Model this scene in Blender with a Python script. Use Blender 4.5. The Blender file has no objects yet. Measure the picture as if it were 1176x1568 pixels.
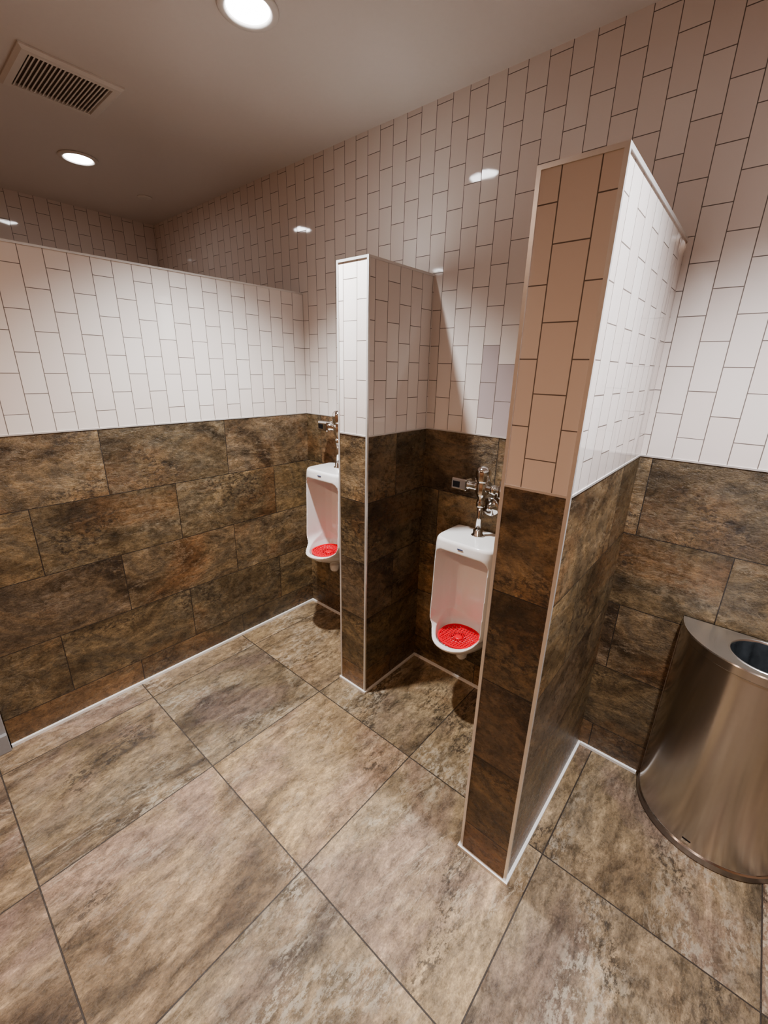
import bpy, bmesh, math, random
from mathutils import Vector, Matrix
random.seed(3)
S=bpy.context.scene
COL=S.collection
H=1.63
YB=1.783; XL=-2.181; ZC=2.676; ZT=2.034; ZW=1.351; XF=-4.015
XR=1.7; YR=-2.2

# ---------------------------------------------------------------- node helpers
def newmat(name):
    m=bpy.data.materials.new(name); m.use_nodes=True
    nt=m.node_tree; nt.nodes.clear()
    out=nt.nodes.new('ShaderNodeOutputMaterial'); b=nt.nodes.new('ShaderNodeBsdfPrincipled')
    nt.links.new(b.outputs[0],out.inputs[0])
    return m,nt,b
def setin(nt,sock,v):
    if isinstance(v,bpy.types.NodeSocket): nt.links.new(v,sock)
    else: sock.default_value=v
def math_(nt,op,a,b=0.0,clamp=False):
    n=nt.nodes.new('ShaderNodeMath'); n.operation=op; n.use_clamp=clamp
    setin(nt,n.inputs[0],a); setin(nt,n.inputs[1],b); return n.outputs[0]
def mix(nt,f,a,b,mode='MIX'):
    n=nt.nodes.new('ShaderNodeMix'); n.data_type='RGBA'; n.blend_type=mode
    setin(nt,n.inputs[0],f); setin(nt,n.inputs[6],a); setin(nt,n.inputs[7],b); return n.outputs[2]
def noise(nt,vec,scale,detail=6,rough=.6,dist=0.0):
    n=nt.nodes.new('ShaderNodeTexNoise'); nt.links.new(vec,n.inputs['Vector'])
    n.inputs['Scale'].default_value=scale; n.inputs['Detail'].default_value=detail
    n.inputs['Roughness'].default_value=rough; n.inputs['Distortion'].default_value=dist
    return n.outputs[0]
def ramp(nt,f,stops):
    n=nt.nodes.new('ShaderNodeValToRGB'); nt.links.new(f,n.inputs[0])
    e=n.color_ramp.elements
    while len(e)<len(stops): e.new(.5)
    for i,(p,c) in enumerate(stops):
        e[i].position=p
        if not isinstance(c,tuple): c=(c,c,c)
        e[i].color=(*c,1)
    return n.outputs[0]
def combine(nt,x,y,z=0.0):
    n=nt.nodes.new('ShaderNodeCombineXYZ')
    setin(nt,n.inputs[0],x);setin(nt,n.inputs[1],y);setin(nt,n.inputs[2],z); return n.outputs[0]
def coords(nt):
    t=nt.nodes.new('ShaderNodeTexCoord'); s=nt.nodes.new('ShaderNodeSeparateXYZ')
    nt.links.new(t.outputs['Object'],s.inputs[0]); return s.outputs
def brick(nt,vec,bw,rh,mortar,off=.5):
    n=nt.nodes.new('ShaderNodeTexBrick'); nt.links.new(vec,n.inputs['Vector'])
    n.offset=off; n.offset_frequency=2; n.squash=1
    n.inputs['Color1'].default_value=(0,0,0,1); n.inputs['Color2'].default_value=(1,1,1,1); n.inputs['Mortar'].default_value=(.5,.5,.5,1)
    n.inputs['Scale'].default_value=1; n.inputs['Mortar Size'].default_value=mortar
    n.inputs['Mortar Smooth'].default_value=.15; n.inputs['Bias'].default_value=0
    n.inputs['Brick Width'].default_value=bw; n.inputs['Row Height'].default_value=rh
    return n.outputs['Color'],n.outputs['Fac']
def bump(nt,b,h,strength,dist):
    n=nt.nodes.new('ShaderNodeBump'); n.inputs['Strength'].default_value=strength; n.inputs['Distance'].default_value=dist
    nt.links.new(h,n.inputs['Height']); nt.links.new(n.outputs[0],b.inputs['Normal'])

AX={'X':(1,2),'Y':(0,2),'Z':(0,1)}
def white_tile(name,axis,uoff,base=(.83,.765,.72)):
    m,nt,b=newmat(name); o=coords(nt); iu,iv=AX[axis]
    u=math_(nt,'ADD',o[iu],uoff); v=math_(nt,'ADD',o[iv],-ZW)
    vec=combine(nt,v,u)
    rnd,fac=brick(nt,vec,.1535,.0775,.0014)
    rf=math_(nt,'FRACT',math_(nt,'MULTIPLY',rnd,7.31))
    c=mix(nt,rnd,(base[0]*.94,base[1]*.91,base[2]*.90,1),(base[0],base[1],base[2],1))
    c=mix(nt,fac,c,(.19,.155,.135,1))
    nt.links.new(c,b.inputs['Base Color'])
    nt.links.new(math_(nt,'ADD',math_(nt,'MULTIPLY',fac,.6),.05),b.inputs['Roughness'])
    v3=combine(nt,o[0],o[1],math_(nt,'ADD',o[2],math_(nt,'MULTIPLY',rnd,9.0)))
    nz=noise(nt,v3,12,2,.5)
    h=math_(nt,'SUBTRACT',math_(nt,'MULTIPLY',nz,.3),fac)
    h=math_(nt,'ADD',h,math_(nt,'MULTIPLY',math_(nt,'ADD',rnd,-.5),math_(nt,'MULTIPLY',u,14.0)))
    h=math_(nt,'ADD',h,math_(nt,'MULTIPLY',math_(nt,'ADD',rf,-.5),math_(nt,'MULTIPLY',v,12.0)))
    bump(nt,b,h,.45,.0025)
    return m
def slate(name,axis,uoff,voff,bw=.6,rh=.303,off=.5,floor=False):
    m,nt,b=newmat(name); o=coords(nt); iu,iv=AX[axis]
    u=math_(nt,'ADD',o[iu],uoff); v=math_(nt,'ADD',o[iv],voff)
    rnd,fac=brick(nt,combine(nt,u,v),bw,rh,.0018 if not floor else .0023,off)
    r1=math_(nt,'MULTIPLY',rnd,37.3); r2=math_(nt,'MULTIPLY',rnd,83.7)
    if floor: a,c_=v,u
    else: a,c_=u,v
    ka=.5 if floor else .7
    vecA=combine(nt,math_(nt,'MULTIPLY',a,ka),c_,r1)
    vecB=combine(nt,math_(nt,'MULTIPLY',a,.33 if floor else .45),c_,r2)
    vecC=combine(nt,math_(nt,'MULTIPLY',a,.55 if floor else .75),c_,r1)
    clouds=noise(nt,vecA,3.0,9,.62,.7)
    clouds2=noise(nt,combine(nt,math_(nt,'MULTIPLY',a,.8),c_,r2),2.3,6,.58,.5)
    fine=noise(nt,vecC,38,8,.80,.15)
    streak=noise(nt,vecB,9,10,.70,.9)
    grain=noise(nt,combine(nt,math_(nt,'MULTIPLY',a,.7),c_,r1),210,3,.7,0)
    if floor:
        c=ramp(nt,clouds,[(.35,(.12,.086,.054)),(.43,(.235,.175,.11)),(.49,(.355,.272,.175)),(.54,(.25,.195,.132)),(.60,(.40,.31,.205)),(.68,(.27,.185,.11))])
        c=mix(nt,math_(nt,'MULTIPLY',ramp(nt,clouds2,[(.50,0.0),(.61,1.0)]),.6),c,(.25,.178,.15,1))
    else:
        c=ramp(nt,clouds,[(.34,(.06,.043,.027)),(.43,(.145,.105,.062)),(.49,(.23,.172,.105)),(.54,(.15,.12,.082)),(.60,(.245,.185,.112)),(.68,(.32,.235,.14))])
        c=mix(nt,math_(nt,'MULTIPLY',ramp(nt,clouds2,[(.51,0.0),(.61,1.0)]),.55),c,(.26,.145,.072,1))
    c=mix(nt,1.0,c,ramp(nt,streak,[(.36,.52),(.46,.92),(.53,1.04),(.62,1.42)]),'MULTIPLY')
    c=mix(nt,1.0,c,ramp(nt,fine,[(.35,.56),(.47,.93),(.53,1.05),(.63,1.5)]),'MULTIPLY')
    c=mix(nt,1.0,c,ramp(nt,grain,[(.3,.74),(.7,1.26)]),'MULTIPLY')
    # chalky patches and pale cleft veins, per zone
    reg=ramp(nt,noise(nt,combine(nt,math_(nt,'MULTIPLY',a,.6),c_,r2),3.2,3,.5,.6),[(.50,0.0),(.62,1.0)])
    pm=math_(nt,'MULTIPLY',ramp(nt,noise(nt,vecC,48,7,.8,.2),[(.50,0.0),(.55,1.0)]),reg)
    pm=math_(nt,'MULTIPLY',pm,.62 if floor else .38)
    pale=(.64,.575,.475,1) if floor else (.44,.375,.28,1)
    c=mix(nt,pm,c,pale)
    vein=ramp(nt,noise(nt,vecB,5,8,.66,1.2),[(.484,0.0),(.5,1.0),(.508,0.0)])
    vr=ramp(nt,noise(nt,combine(nt,a,c_,r2),2.6,2,.5,0),[(.48,0.0),(.58,1.0)])
    c=mix(nt,math_(nt,'MULTIPLY',math_(nt,'MULTIPLY',vein,vr),.5),c,pale)
    reg2=ramp(nt,noise(nt,combine(nt,math_(nt,'MULTIPLY',a,.7),c_,r1),4.0,3,.5,.5),[(.55,0.0),(.65,1.0)])
    dm=math_(nt,'MULTIPLY',ramp(nt,noise(nt,vecC,60,6,.8,.2),[(.44,1.0),(.50,0.0)]),math_(nt,'ADD',math_(nt,'MULTIPLY',reg2,.68),.10))
    c=mix(nt,dm,c,(.042,.032,.025,1))
    tint=ramp(nt,rnd,[(0,(.68,.66,.64)),(.25,(1.0,.94,.85)),(.5,(1.08,.97,.83)),(.75,(.84,.78,.78)),(1,(1.18,1.09,.97))])
    c=mix(nt,1.0,c,tint,'MULTIPLY')
    c=mix(nt,fac,c,(.06,.047,.038,1) if floor else (.04,.031,.025,1))
    nt.links.new(c,b.inputs['Base Color'])
    nt.links.new(math_(nt,'ADD',math_(nt,'MULTIPLY',fine,.35),.11),b.inputs['Roughness'])
    h=math_(nt,'ADD',math_(nt,'MULTIPLY',streak,1.3),math_(nt,'MULTIPLY',fine,.8))
    h=math_(nt,'SUBTRACT',h,math_(nt,'MULTIPLY',fac,1.0))
    bump(nt,b,h,.75,.006 if floor else .008)
    return m
def plain(name,col,rough=.5,metal=0.0,nscale=30,namp=.06,bstr=.05,emit=None,coat=0):
    m,nt,b=newmat(name); t=nt.nodes.new('ShaderNodeTexCoord')
    nz=noise(nt,t.outputs['Object'],nscale,4,.5)
    c=mix(nt,nz,(col[0]*(1-namp),col[1]*(1-namp),col[2]*(1-namp),1),(min(1,col[0]*(1+namp)),min(1,col[1]*(1+namp)),min(1,col[2]*(1+namp)),1))
    nt.links.new(c,b.inputs['Base Color'])
    b.inputs['Roughness'].default_value=rough; b.inputs['Metallic'].default_value=metal
    b.inputs['Coat Weight'].default_value=coat
    if bstr: bump(nt,b,nz,bstr,.002)
    if emit:
        b.inputs['Emission Color'].default_value=(*emit[0],1); b.inputs['Emission Strength'].default_value=emit[1]
    return m
def brushed(name,col,rough,aniso=.85):
    m,nt,b=newmat(name); t=nt.nodes.new('ShaderNodeTexCoord'); s=nt.nodes.new('ShaderNodeMapping')
    nt.links.new(t.outputs['Object'],s.inputs[0]); s.inputs['Scale'].default_value=(6,6,900)
    nz=noise(nt,s.outputs[0],1,2,.5)
    c=mix(nt,nz,(col[0]*.95,col[1]*.95,col[2]*.95,1),(*col,1)); nt.links.new(c,b.inputs['Base Color'])
    b.inputs['Metallic'].default_value=1
    nt.links.new(math_(nt,'ADD',math_(nt,'MULTIPLY',nz,.06),rough-.03),b.inputs['Roughness'])
    if aniso:
        b.inputs['Anisotropic'].default_value=aniso
        nt.links.new(combine(nt,0.0,0.0,1.0),b.inputs['Tangent'])
    return m

SL_X=slate('slate_left','X',-.311,.164); SL_Y=slate('slate_back','Y',.55,.164)
SL_CR=slate('slate_cap_r','Y',.54,.164); SL_CM=slate('slate_cap_m','Y',1.48,.164)
SL_PX=slate('slate_side','X',-1.25,.164)
WT_X=white_tile('tile_left','X',.0); WT_Y=white_tile('tile_back','Y',.97)
WT_CR=white_tile('tile_cap_r','Y',.4125); WT_CM=white_tile('tile_cap_m','Y',1.31); WT_PX=white_tile('tile_side','X',.01)
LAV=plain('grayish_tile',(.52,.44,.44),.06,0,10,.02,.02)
FLOOR=slate('floor_stone','Z',.83,-.59,.6,.6,0.0,True)
CEIL=plain('ceiling_paint',(.72,.67,.635),.28,0,60,.02,.04)
REAR=plain('rear_paint',(.50,.33,.22),.6,0,20,.05,.03)
ALU=plain('satin_aluminium',(.80,.78,.76),.3,.5,80,.05,.02)
CAULK=plain('white_caulk',(.88,.86,.83),.5,0,40,.05,.05)
CER=plain('white_porcelain',(.87,.84,.82),.09,0,6,.01,0,coat=.5)
CHR=plain('chrome',(.78,.77,.76),.08,1,10,.02,0)
BLK=plain('black_gloss',(.012,.012,.014),.1,0,10,.02,0)
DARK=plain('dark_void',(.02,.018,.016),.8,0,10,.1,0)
RED=plain('red_rubber',(.78,.012,.03),.4,0,40,.08,.05)
WPL=plain('white_enamel',(.74,.70,.66),.4,0,40,.03,0)
VENTD=plain('vent_shadow',(.24,.20,.17),.7,0,40,.05,0)
GRY=plain('gray_laminate',(.34,.34,.35),.4,0,60,.06,.03)
STEEL=brushed('brushed_steel',(.60,.56,.52),.22)
STEELT=brushed('brushed_steel_top',(.80,.78,.76),.30,0)
STEELD=brushed('dark_steel_band',(.36,.33,.31),.35)
LINER=plain('liner_plastic',(.045,.050,.055),.12,0,25,.6,1.0)
LENS=plain('lamp_lens',(.9,.9,.9),.3,0,10,.01,0,emit=((.97,.98,1),32))
LOGO=plain('logo_ink',(.08,.10,.2),.4,0,10,.01,0)

# ---------------------------------------------------------------- mesh builder
class MB:
    def __init__(s,name): s.name=name; s.bm=bmesh.new(); s.mats=[]
    def mi(s,m):
        if m not in s.mats: s.mats.append(m)
        return s.mats.index(m)
    def box(s,x0,x1,y0,y1,z0,z1,mx,my=None,mz=None):
        my=my or mx; mz=mz or mx
        v=[s.bm.verts.new(p) for p in [(x0,y0,z0),(x1,y0,z0),(x1,y1,z0),(x0,y1,z0),(x0,y0,z1),(x1,y0,z1),(x1,y1,z1),(x0,y1,z1)]]
        for idx,m in (((0,3,2,1),mz),((4,5,6,7),mz),((0,1,5,4),my),((2,3,7,6),my),((1,2,6,5),mx),((3,0,4,7),mx)):
            f=s.bm.faces.new([v[i] for i in idx]); f.material_index=s.mi(m)
    def loft(s,rings,m,cap=True,smooth=True,closed=True):
        R=[[s.bm.verts.new(p) for p in r] for r in rings]; n=len(R[0]); k=s.mi(m)
        for a,b in zip(R,R[1:]):
            for i in range(n if closed else n-1):
                j=(i+1)%n
                f=s.bm.faces.new((a[i],a[j],b[j],b[i])); f.material_index=k; f.smooth=smooth
        if cap and closed:
            f=s.bm.faces.new(R[0][::-1]); f.material_index=k
            f=s.bm.faces.new(R[-1]); f.material_index=k
    def lathe(s,prof,c,m,axis='Z',n=32,cap=True):
        rings=[]
        for r,h in prof:
            ring=[]
            for i in range(n):
                t=2*math.pi*i/n; a,b=r*math.cos(t),r*math.sin(t)
                p={'Z':(a,b,h),'X':(h,a,b),'Y':(b,h,a)}[axis]
                ring.append((c[0]+p[0],c[1]+p[1],c[2]+p[2]))
            rings.append(ring)
        s.loft(rings,m,cap)
    def done(s,bevel=0,normals=True):
        if normals: bmesh.ops.recalc_face_normals(s.bm,faces=s.bm.faces)
        me=bpy.data.meshes.new(s.name); s.bm.to_mesh(me); s.bm.free()
        for m in s.mats: me.materials.append(m)
        o=bpy.data.objects.new(s.name,me); COL.objects.link(o)
        if bevel:
            md=o.modifiers.new('bevel','BEVEL'); md.width=bevel; md.segments=2; md.limit_method='ANGLE'; md.angle_limit=.7
        return o

# ---------------------------------------------------------------- room shell
b=MB('floor'); b.box(XF-.1,XR+.1,YR-.1,YB+.1,-.06,0,FLOOR); b.done()
b=MB('ceiling'); b.box(XF-.1,XR+.1,YR-.1,YB+.1,ZC,ZC+.06,CEIL); b.done()
b=MB('wall_back')
b.box(XF-.1,XR+.1,YB,YB+.1,0,ZW,SL_Y); b.box(XF-.1,XR+.1,YB,YB+.1,ZW,ZC,WT_Y)
b.box(XL,XR,YB-.0025,YB,ZW-.003,ZW+.003,ALU)
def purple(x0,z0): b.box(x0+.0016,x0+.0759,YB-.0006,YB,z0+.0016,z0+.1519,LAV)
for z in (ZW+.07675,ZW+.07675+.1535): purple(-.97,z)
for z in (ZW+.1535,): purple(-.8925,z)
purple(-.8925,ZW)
b.done()
b=MB('wall_far'); b.box(XF-.1,XF,YR,YB,0,ZW,SL_X); b.box(XF-.1,XF,YR,YB,ZW,ZC,WT_X); b.done()
b=MB('wall_right'); b.box(XR,XR+.1,YR,YB,0,ZC,REAR); b.done()
b=MB('wall_front'); b.box(XF,XR,YR-.1,YR,0,ZC,REAR); b.done()
YE=.05
b=MB('wall_left')
b.box(XL-.14,XL,YE,YB,0,ZW,SL_X); b.box(XL-.14,XL,YE,YB,ZW,ZT,WT_X)
b.box(XL-.006,XL+.003,YE,YB,ZT-.004,ZT+.004,ALU); b.box(XL,XL+.0025,YE,YB,ZW-.003,ZW+.003,ALU)
b.box(XL-.145,XL-.134,YE,YB,ZT-.004,ZT+.004,ALU)
b.done()
b=MB('stall_partition'); b.box(XL-.07,XL+.012,YE-.75,YE-.004,0,2.03,GRY); b.box(XL-.09,XL+.03,YE-.08,YE-.004,0,.09,GRY); b.done(.003)

def part(x0,x1,y0,capS,capT):
    b=MB('partition_wall'); y1=YB-.0005
    b.box(x0,x1,y0,y1,0,ZW,SL_PX,capS,ALU); b.box(x0,x1,y0,y1,ZW,ZT,WT_PX,capT,ALU)
    e=.0035;w=.006
    for x,s in ((x0,-1),(x1,1)):
        xa,xb=sorted((x+s*e,x-s*w))
        b.box(xa,xb,y0-e,y0+w,.0101,ZT-w,ALU)                       # vertical corner profile
        b.box(xa,xb,y0+w,y1,ZT-w,ZT+e,ALU)                   # top profile
        xa,xb=sorted((x+s*.002,x))
        b.box(xa,xb,y0+w,y1,ZW-.003,ZW+.003,ALU)
        xa,xb=sorted((x+s*.010,x))
        b.box(xa,xb,y0,y1,0.0005,.012,CAULK)
    b.box(x0-e,x1+e,y0-e,y0+w,ZT-w,ZT+e,ALU)
    b.box(x0+w,x1-w,y0-.002,y0,ZW-.003,ZW+.003,ALU)
    b.box(x0-.010,x1+.010,y0-.010,y0,0.0005,.012,CAULK)
    return b.done()
part(-.461,-.292,1.017,SL_CR,WT_CR)
part(-1.42,-1.248,1.345,SL_CM,WT_CM)
b=MB('baseboard_left'); b.box(XL+.0003,XL+.013,YE,YB-.001,.0005,.014,CAULK); b.done()
b=MB('baseboard_back')
for x0,x1 in ((XL+.013,-1.4305),(-1.2375,-.4715),(-.2815,-.052),(.462,XR)): b.box(x0,x1,YB-.012,YB-.0003,.0005,.013,CAULK)
b.done()

# ---------------------------------------------------------------- downlights
def downlight(x,y,power,col=(1,.97,.95),size=106,blend=.9):
    b=MB('recessed_downlight'); z=ZC-.0002
    b.lathe([(.064,0),(.092,0),(.094,-.003),(.090,-.008),(.074,-.009),(.068,-.006),(.064,-.001)],(x,y,z),WPL,n=48,cap=False)
    b.lathe([(.066,-.002),(.05,-.005),(.02,-.007),(.001,-.0075)],(x,y,z),LENS,n=48)
    o=b.done()
    L=bpy.data.lights.new('downlight_beam','SPOT'); L.energy=power; L.color=col; L.spot_size=math.radians(size); L.spot_blend=blend
    L.shadow_soft_size=.035
    lo=bpy.data.objects.new('downlight_beam',L); COL.objects.link(lo); lo.location=(x,y,ZC-.03); lo.parent=o
downlight(-1.474,1.03,230,(.93,.975,1),106,1.0); downlight(-3.107,1.024,65,(1,.93,.88)); downlight(.16,1.03,220,(.90,.94,1),106,1.0)
W=(1,.69,.49)
for x in (-1.474,.16): downlight(x,-.9,46,W,158,.6)  # unseen rear fixtures, added to supply warm ambient light
downlight(-3.107,-.9,34,(1,.8,.68),150)  # another added, unseen fixture; brightens the dark left ceiling and far wall

# ---------------------------------------------------------------- ceiling vent
b=MB('ceiling_air_vent'); cx,cy,hs,z=-2.395,.775,.17,ZC-.0003
def sq(h,zz): return [(cx-h,cy-h,zz),(cx+h,cy-h,zz),(cx+h,cy+h,zz),(cx-h,cy+h,zz)]
b.loft([sq(hs,z),sq(hs,z-.006),sq(hs-.012,z-.014),sq(hs-.034,z-.014),sq(hs-.036,z-.002)],WPL,cap=False,smooth=False)
b.loft([sq(hs-.035,z-.0012),sq(hs-.035,z-.002)],VENTD,smooth=False)
n=20
for i in range(n):
    y=cy-(hs-.036)+(i+.5)*2*(hs-.036)/n
    p=[(y-.0035,z-.012),(y+.0012,z-.012),(y+.0055,z-.003),(y+.0008,z-.003)]
    b.loft([[(cx-hs+.035,a,c) for a,c in p],[(cx+hs-.035,a,c) for a,c in p]],WPL,smooth=False)
b.done()
b=MB('ceiling_plate'); b.lathe([(.045,0),(.045,-.004),(.038,-.007),(.001,-.007)],(-3.42,1.487,ZC-.0003),WPL); b.done()  # small flat round plate on the ceiling, type of fitting unknown

# ---------------------------------------------------------------- urinals
def sring(hw,d0,d1,z,nf,nb=7,N=56,mid=None,X=0,Y=0):
    mid=(d0+(d1-d0)*.35) if mid is None else mid; r=[]
    for i in range(N):
        t=2*math.pi*i/N; c,s=math.cos(t),math.sin(t)
        n=nf if s>=0 else nb
        x=hw*math.copysign(abs(c)**(2/n),c); y=math.copysign(abs(s)**(2/n),s)
        y=mid+(d1-mid)*y if s>=0 else mid+(mid-d0)*y
        r.append((X+x,Y-y,z))
    return r
def urinal(X,z0):
    Y=YB-.001
    ub=MB('urinal_body')
    prof=[(.03,.05,.0,.10,2.5),(.055,.072,.0,.16,2.4),(.085,.098,.0,.24,2.2),(.115,.122,.0,.298,2.1),(.138,.132,.0,.325,2.1),(.156,.136,.0,.328,2.2),
          (.176,.143,.0,.300,2.7),(.196,.157,.0,.268,3.6),(.212,.162,.0,.258,4.2),(.26,.162,.0,.250,4.8),(.36,.160,.0,.245,5),(.50,.157,.0,.24,5.5),(.60,.156,.0,.236,5.5),(.63,.154,.0,.232,5.5),(.64,.148,.0,.225,5.5)]
    ub.loft([sring(hw,d0,d1,z0+z,nf,X=X,Y=Y) for z,hw,d0,d1,nf in prof],CER)
    body=ub.done()
    c1=MB('cut1')
    def fr(hw,zb,zt,y,r):
        pts=[]
        for (cx_,cz,a0) in ((hw-r,zb+r,-90),(hw-r*.6,zt-r*.6,0),(-hw+r*.6,zt-r*.6,90),(-hw+r,zb+r,180)):
            rr=r if cz==zb+r else r*.6
            for k in range(9):
                a=math.radians(a0+k*90/8); pts.append((X+cx_+rr*math.cos(a),Y-y,z0+cz+rr*math.sin(a)))
        return pts
    c1.loft([fr(.075,.17,.535,.04,.06),fr(.10,.165,.56,.055,.07),fr(.118,.160,.572,.09,.07),fr(.128,.156,.582,.15,.07),fr(.137,.150,.588,.26,.065),fr(.142,.146,.592,.40,.06)],CER)
    c1=c1.done()
    c2=MB('cut2')
    c2.loft([sring(hw,d0,d1,z0+z,nf,nb=3,X=X,Y=Y,mid=.14) for z,hw,d0,d1,nf in
        [(.082,.04,.11,.18,2),(.089,.072,.07,.225,2),(.102,.094,.055,.262,2.1),(.125,.106,.045,.290,2.15),(.16,.116,.042,.302,2.2),(.20,.12,.042,.300,2.4),(.26,.12,.05,.29,2.4)]],CER)
    c2=c2.done()
    for c in (c1,c2):
        md=body.modifiers.new('b','BOOLEAN'); md.operation='DIFFERENCE'; md.object=c; md.solver='EXACT'
    md=body.modifiers.new('r','REMESH'); md.mode='VOXEL'; md.voxel_size=.0036; md.use_smooth_shade=True
    md=body.modifiers.new('s','SMOOTH'); md.factor=.5; md.iterations=10
    dg=bpy.context.evaluated_depsgraph_get(); dg.update()
    me=bpy.data.meshes.new_from_object(body.evaluated_get(dg))
    for o in (body,c1,c2): bpy.data.objects.remove(o,do_unlink=True)
    b=MB('urinal'); b.mi(CER); b.bm.from_mesh(me)
    for f in b.bm.faces: f.smooth=True; f.material_index=0
    b.lathe([(.028,.05),(.030,.02),(.028,.0),(.02,-.012)],(X,Y-.13,z0),CER)
    b.box(X-.014,X+.014,Y-.2378,Y-.236,z0+.613,z0+.618,LOGO)
    u=b.done()
    # screen
    b=MB('urinal_screen'); k=b.mi(RED)
    Yc=Y-.176; zz=z0+.126
    def hgt(x,y): return zz+.16*max(0,(math.hypot(x,y)-.05))
    def inside(x,y): return (abs(x)/.095)**2.3+(abs(y)/.096)**2.3<1
    st=.0145; n=9
    def bar(p,q,w=.0031,h=.004):
        d=Vector((q[0]-p[0],q[1]-p[1],0)).normalized()*1; nrm=Vector((-d.y,d.x,0))*w
        P=[]
        for e in (p,q):
            z=hgt(e[0],e[1]); P.append([(X+e[0]+nrm.x,Yc+e[1]+nrm.y,z),(X+e[0]-nrm.x,Yc+e[1]-nrm.y,z),(X+e[0]-nrm.x,Yc+e[1]-nrm.y,z+h),(X+e[0]+nrm.x,Yc+e[1]+nrm.y,z+h)])
        b.loft(P,RED,smooth=False)
    for i in range(-n,n+1):
        for j in range(-n,n+1):
            p=(i*st,j*st)
            for q in ((p[0]+st,p[1]),(p[0],p[1]+st)):
                if inside(*p) and inside(*q): bar(p,q)
    N=40; pr=None
    for i in range(N+1):
        t=2*math.pi*i/N; c,s=math.cos(t),math.sin(t)
        p=(.095*math.copysign(abs(c)**(2/2.3),c),.096*math.copysign(abs(s)**(2/2.3),s))
        if pr: bar(pr,p,.0045,.006)
        pr=p
    b.lathe([(.022,0),(.022,.007),(.012,.009)],(X,Yc,hgt(0,0)),RED,n=20)
    b.done()
    # flush valve
    b=MB('flush_valve'); vy=YB-.085; zt=z0+.6395
    b.lathe([(.030,.001),(.030,.006),(.022,.012),(.022,.028),(.017,.032),(.0165,.034)],(X,vy,zt),CHR)
    b.lathe([(.0125,.02),(.0125,.17)],(X,vy,zt),CHR)
    b.lathe([(.016,.14),(.021,.145),(.021,.165),(.017,.17),(.017,.185),(.026,.20),(.030,.215),(.030,.25),(.026,.258),(.033,.262),(.035,.272),(.035,.29),(.036,.30),(.033,.315),(.024,.326),(.012,.331),(.001,.332)],(X,vy,zt),CHR,n=36)
    zh=zt+.233
    b.lathe([(.018,-.025),(.018,-.062),(.022,-.064),(.022,-.07)],(X,vy,zh),CHR,axis='X',n=24)
    xs=X-.145
    def rbox(x0,x1,y0,y1,z0_,z1,m,r=.006):
        rings=[]
        for xx,ins in ((x0,.004),(x0+.004,0),(x1-.004,0),(x1,.004)):
            ring=[]
            for (cy_,cz,a0) in ((y1-r,z1-r,0),(y0+r,z1-r,90),(y0+r,z0_+r,180),(y1-r,z0_+r,270)):
                for kk in range(5):
                    a=math.radians(a0+kk*22.5); ring.append((xx,cy_+(r-ins)*math.cos(a),cz+(r-ins)*math.sin(a)))
            rings.append(ring)
        b.loft(rings,m,smooth=False)
    rbox(xs,xs+.078,vy-.03,vy+.028,zh-.028,zh+.028,CHR,.009)
    b.box(xs+.010,xs+.045,vy-.0315,vy-.0295,zh-.014,zh+.014,BLK)
    b.box(xs-.001,xs+.001,vy-.016,vy+.012,zh-.014,zh+.014,BLK)
    b.lathe([(.017,.025),(.017,.045),(.024,.047),(.024,.07),(.016,.072),(.016,.10)],(X,vy,zh),CHR,axis='X',n=24)
    b.lathe([(.026,.0),(.028,.012),(.028,.05),(.022,.055),(.022,.075),(.012,.078)],(X+.105,vy,zh-.03),CHR,n=24)
    b.lathe([(.014,0),(.014,.075),(.034,.076),(.036,.0835)],(X+.105,vy,zh),CHR,axis='Y',n=28)
    b.lathe([(.046,.0),(.046,-.006),(.040,-.011),(.018,-.013),(.016,-.03),(.001,-.031)],(X+.012,YB-.0003,zt+.125),CHR,axis='Y',n=36)
    b.done()
urinal(-.866,.26); urinal(-1.80,.43)

# ---------------------------------------------------------------- half round waste bin
b=MB('half_round_trash_can'); cx=.201; R=.241; yb=YB-.013; HT=.792; RO=.2405
def semi(r,z,N=48):
    r=r-.005
    return [(cx-r,yb,z)]+[(cx+r*math.cos(math.pi+math.pi*i/N),yb+r*math.sin(math.pi+math.pi*i/N),z) for i in range(1,N)]+[(cx+r,yb,z)]
prof=[(.246,.0005,STEELD),(.249,.004,STEELD),(.249,.028,STEELD),(.245,.033,STEEL),(.244,.033,STEEL),(.244,HT-.034,STEEL),(.247,HT-.030,STEEL),(.2475,HT-.004,STEEL),(.2455,HT,STEEL)]
for (r0,z0,_),(r1,z1,m) in zip(prof,prof[1:]):
    b.loft([semi(r0,z0),semi(r1,z1)],m,cap=False)
oc=(cx,yb-.114); orr=.099; N=96
def hit(a):
    dx,dy=math.cos(a),math.sin(a); best=9
    if dy>1e-6:
        t=(yb-oc[1])/dy
        if abs(oc[0]+dx*t-cx)<=RO: best=t
    ox,oy=oc[0]-cx,oc[1]-yb; B=ox*dx+oy*dy; C=ox*ox+oy*oy-RO**2
    t=-B+math.sqrt(B*B-C); best=min(best,t)
    return (oc[0]+dx*best,oc[1]+dy*best)
an=[2*math.pi*i/N for i in range(N)]
for sx in (-RO,RO):
    a=math.atan2(.114,sx)%(2*math.pi); j=min(range(N),key=lambda i:abs(an[i]-a)); an[j]=a
outer=[(*hit(a),HT) for a in an]
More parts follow.
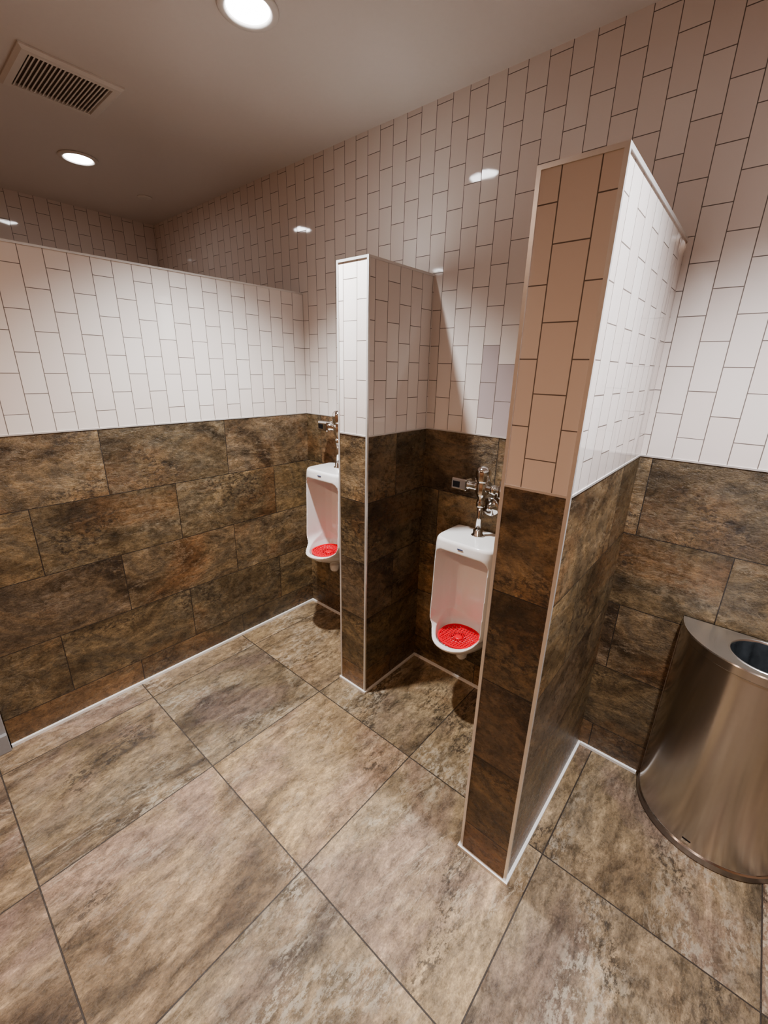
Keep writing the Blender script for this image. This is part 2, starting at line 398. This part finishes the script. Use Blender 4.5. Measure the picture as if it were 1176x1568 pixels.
def circ(r,z,w=0): return [(oc[0]+(r+w*math.sin(11*a)+w*.6*math.sin(17*a+1))*math.cos(a),oc[1]+(r+w*math.sin(11*a)+w*.6*math.sin(17*a+1))*math.sin(a),z) for a in an]
b.loft([outer,circ(orr+.006,HT),],STEELT,cap=False,smooth=False)
b.loft([circ(orr+.006,HT),circ(orr+.003,HT+.003),circ(orr,HT+.001),circ(orr-.001,HT-.02)],STEELT,cap=False)
b.loft([circ(orr-.003,HT-.004,.0015),circ(orr-.006,HT-.03,.003),circ(orr-.010,HT-.10,.005),circ(orr-.03,HT-.20,.008)],LINER,cap=False)
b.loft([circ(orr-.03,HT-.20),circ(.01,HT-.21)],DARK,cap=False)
b.box(cx-R,cx+R,yb,yb+.004,.0005,HT,STEELD)
t0=math.radians(257)
for dt in range(-5,5):
    a0=t0+dt*.011; a1=a0+.011
    for m,rr in ((BLK,((.2385,.058),(.2400,.058),(.2400,.061),(.2385,.061))),(CHR,((.2385,.047),(.242,.047),(.242,.058),(.2385,.058)))):
        b.loft([[(cx+r*math.cos(a),yb+r*math.sin(a),z) for r,z in rr] for a in (a0,a1)],m,smooth=False)
b.done()

# ---------------------------------------------------------------- world + camera
w=bpy.data.worlds.new('World'); S.world=w; w.use_nodes=True
w.node_tree.nodes['Background'].inputs[0].default_value=(.5,.4,.33,1); w.node_tree.nodes['Background'].inputs[1].default_value=.3
try:
    S.view_settings.look='AgX - Medium High Contrast'
    S.view_settings.exposure=.12
except Exception as e: print(e)
cam=bpy.data.cameras.new('camera'); co=bpy.data.objects.new('camera',cam); COL.objects.link(co); S.camera=co
cam.sensor_fit='HORIZONTAL'; cam.sensor_width=36; cam.lens=36*652/1176; cam.clip_start=.02
F=Vector((-.6133,.7220,-.3192)).normalized(); Rr=Vector((.757,.6533,.0225)); Rr=(Rr-F*Rr.dot(F)).normalized(); U=Rr.cross(F)
co.matrix_world=Matrix(((Rr.x,U.x,-F.x,0),(Rr.y,U.y,-F.y,0),(Rr.z,U.z,-F.z,H),(0,0,0,1)))
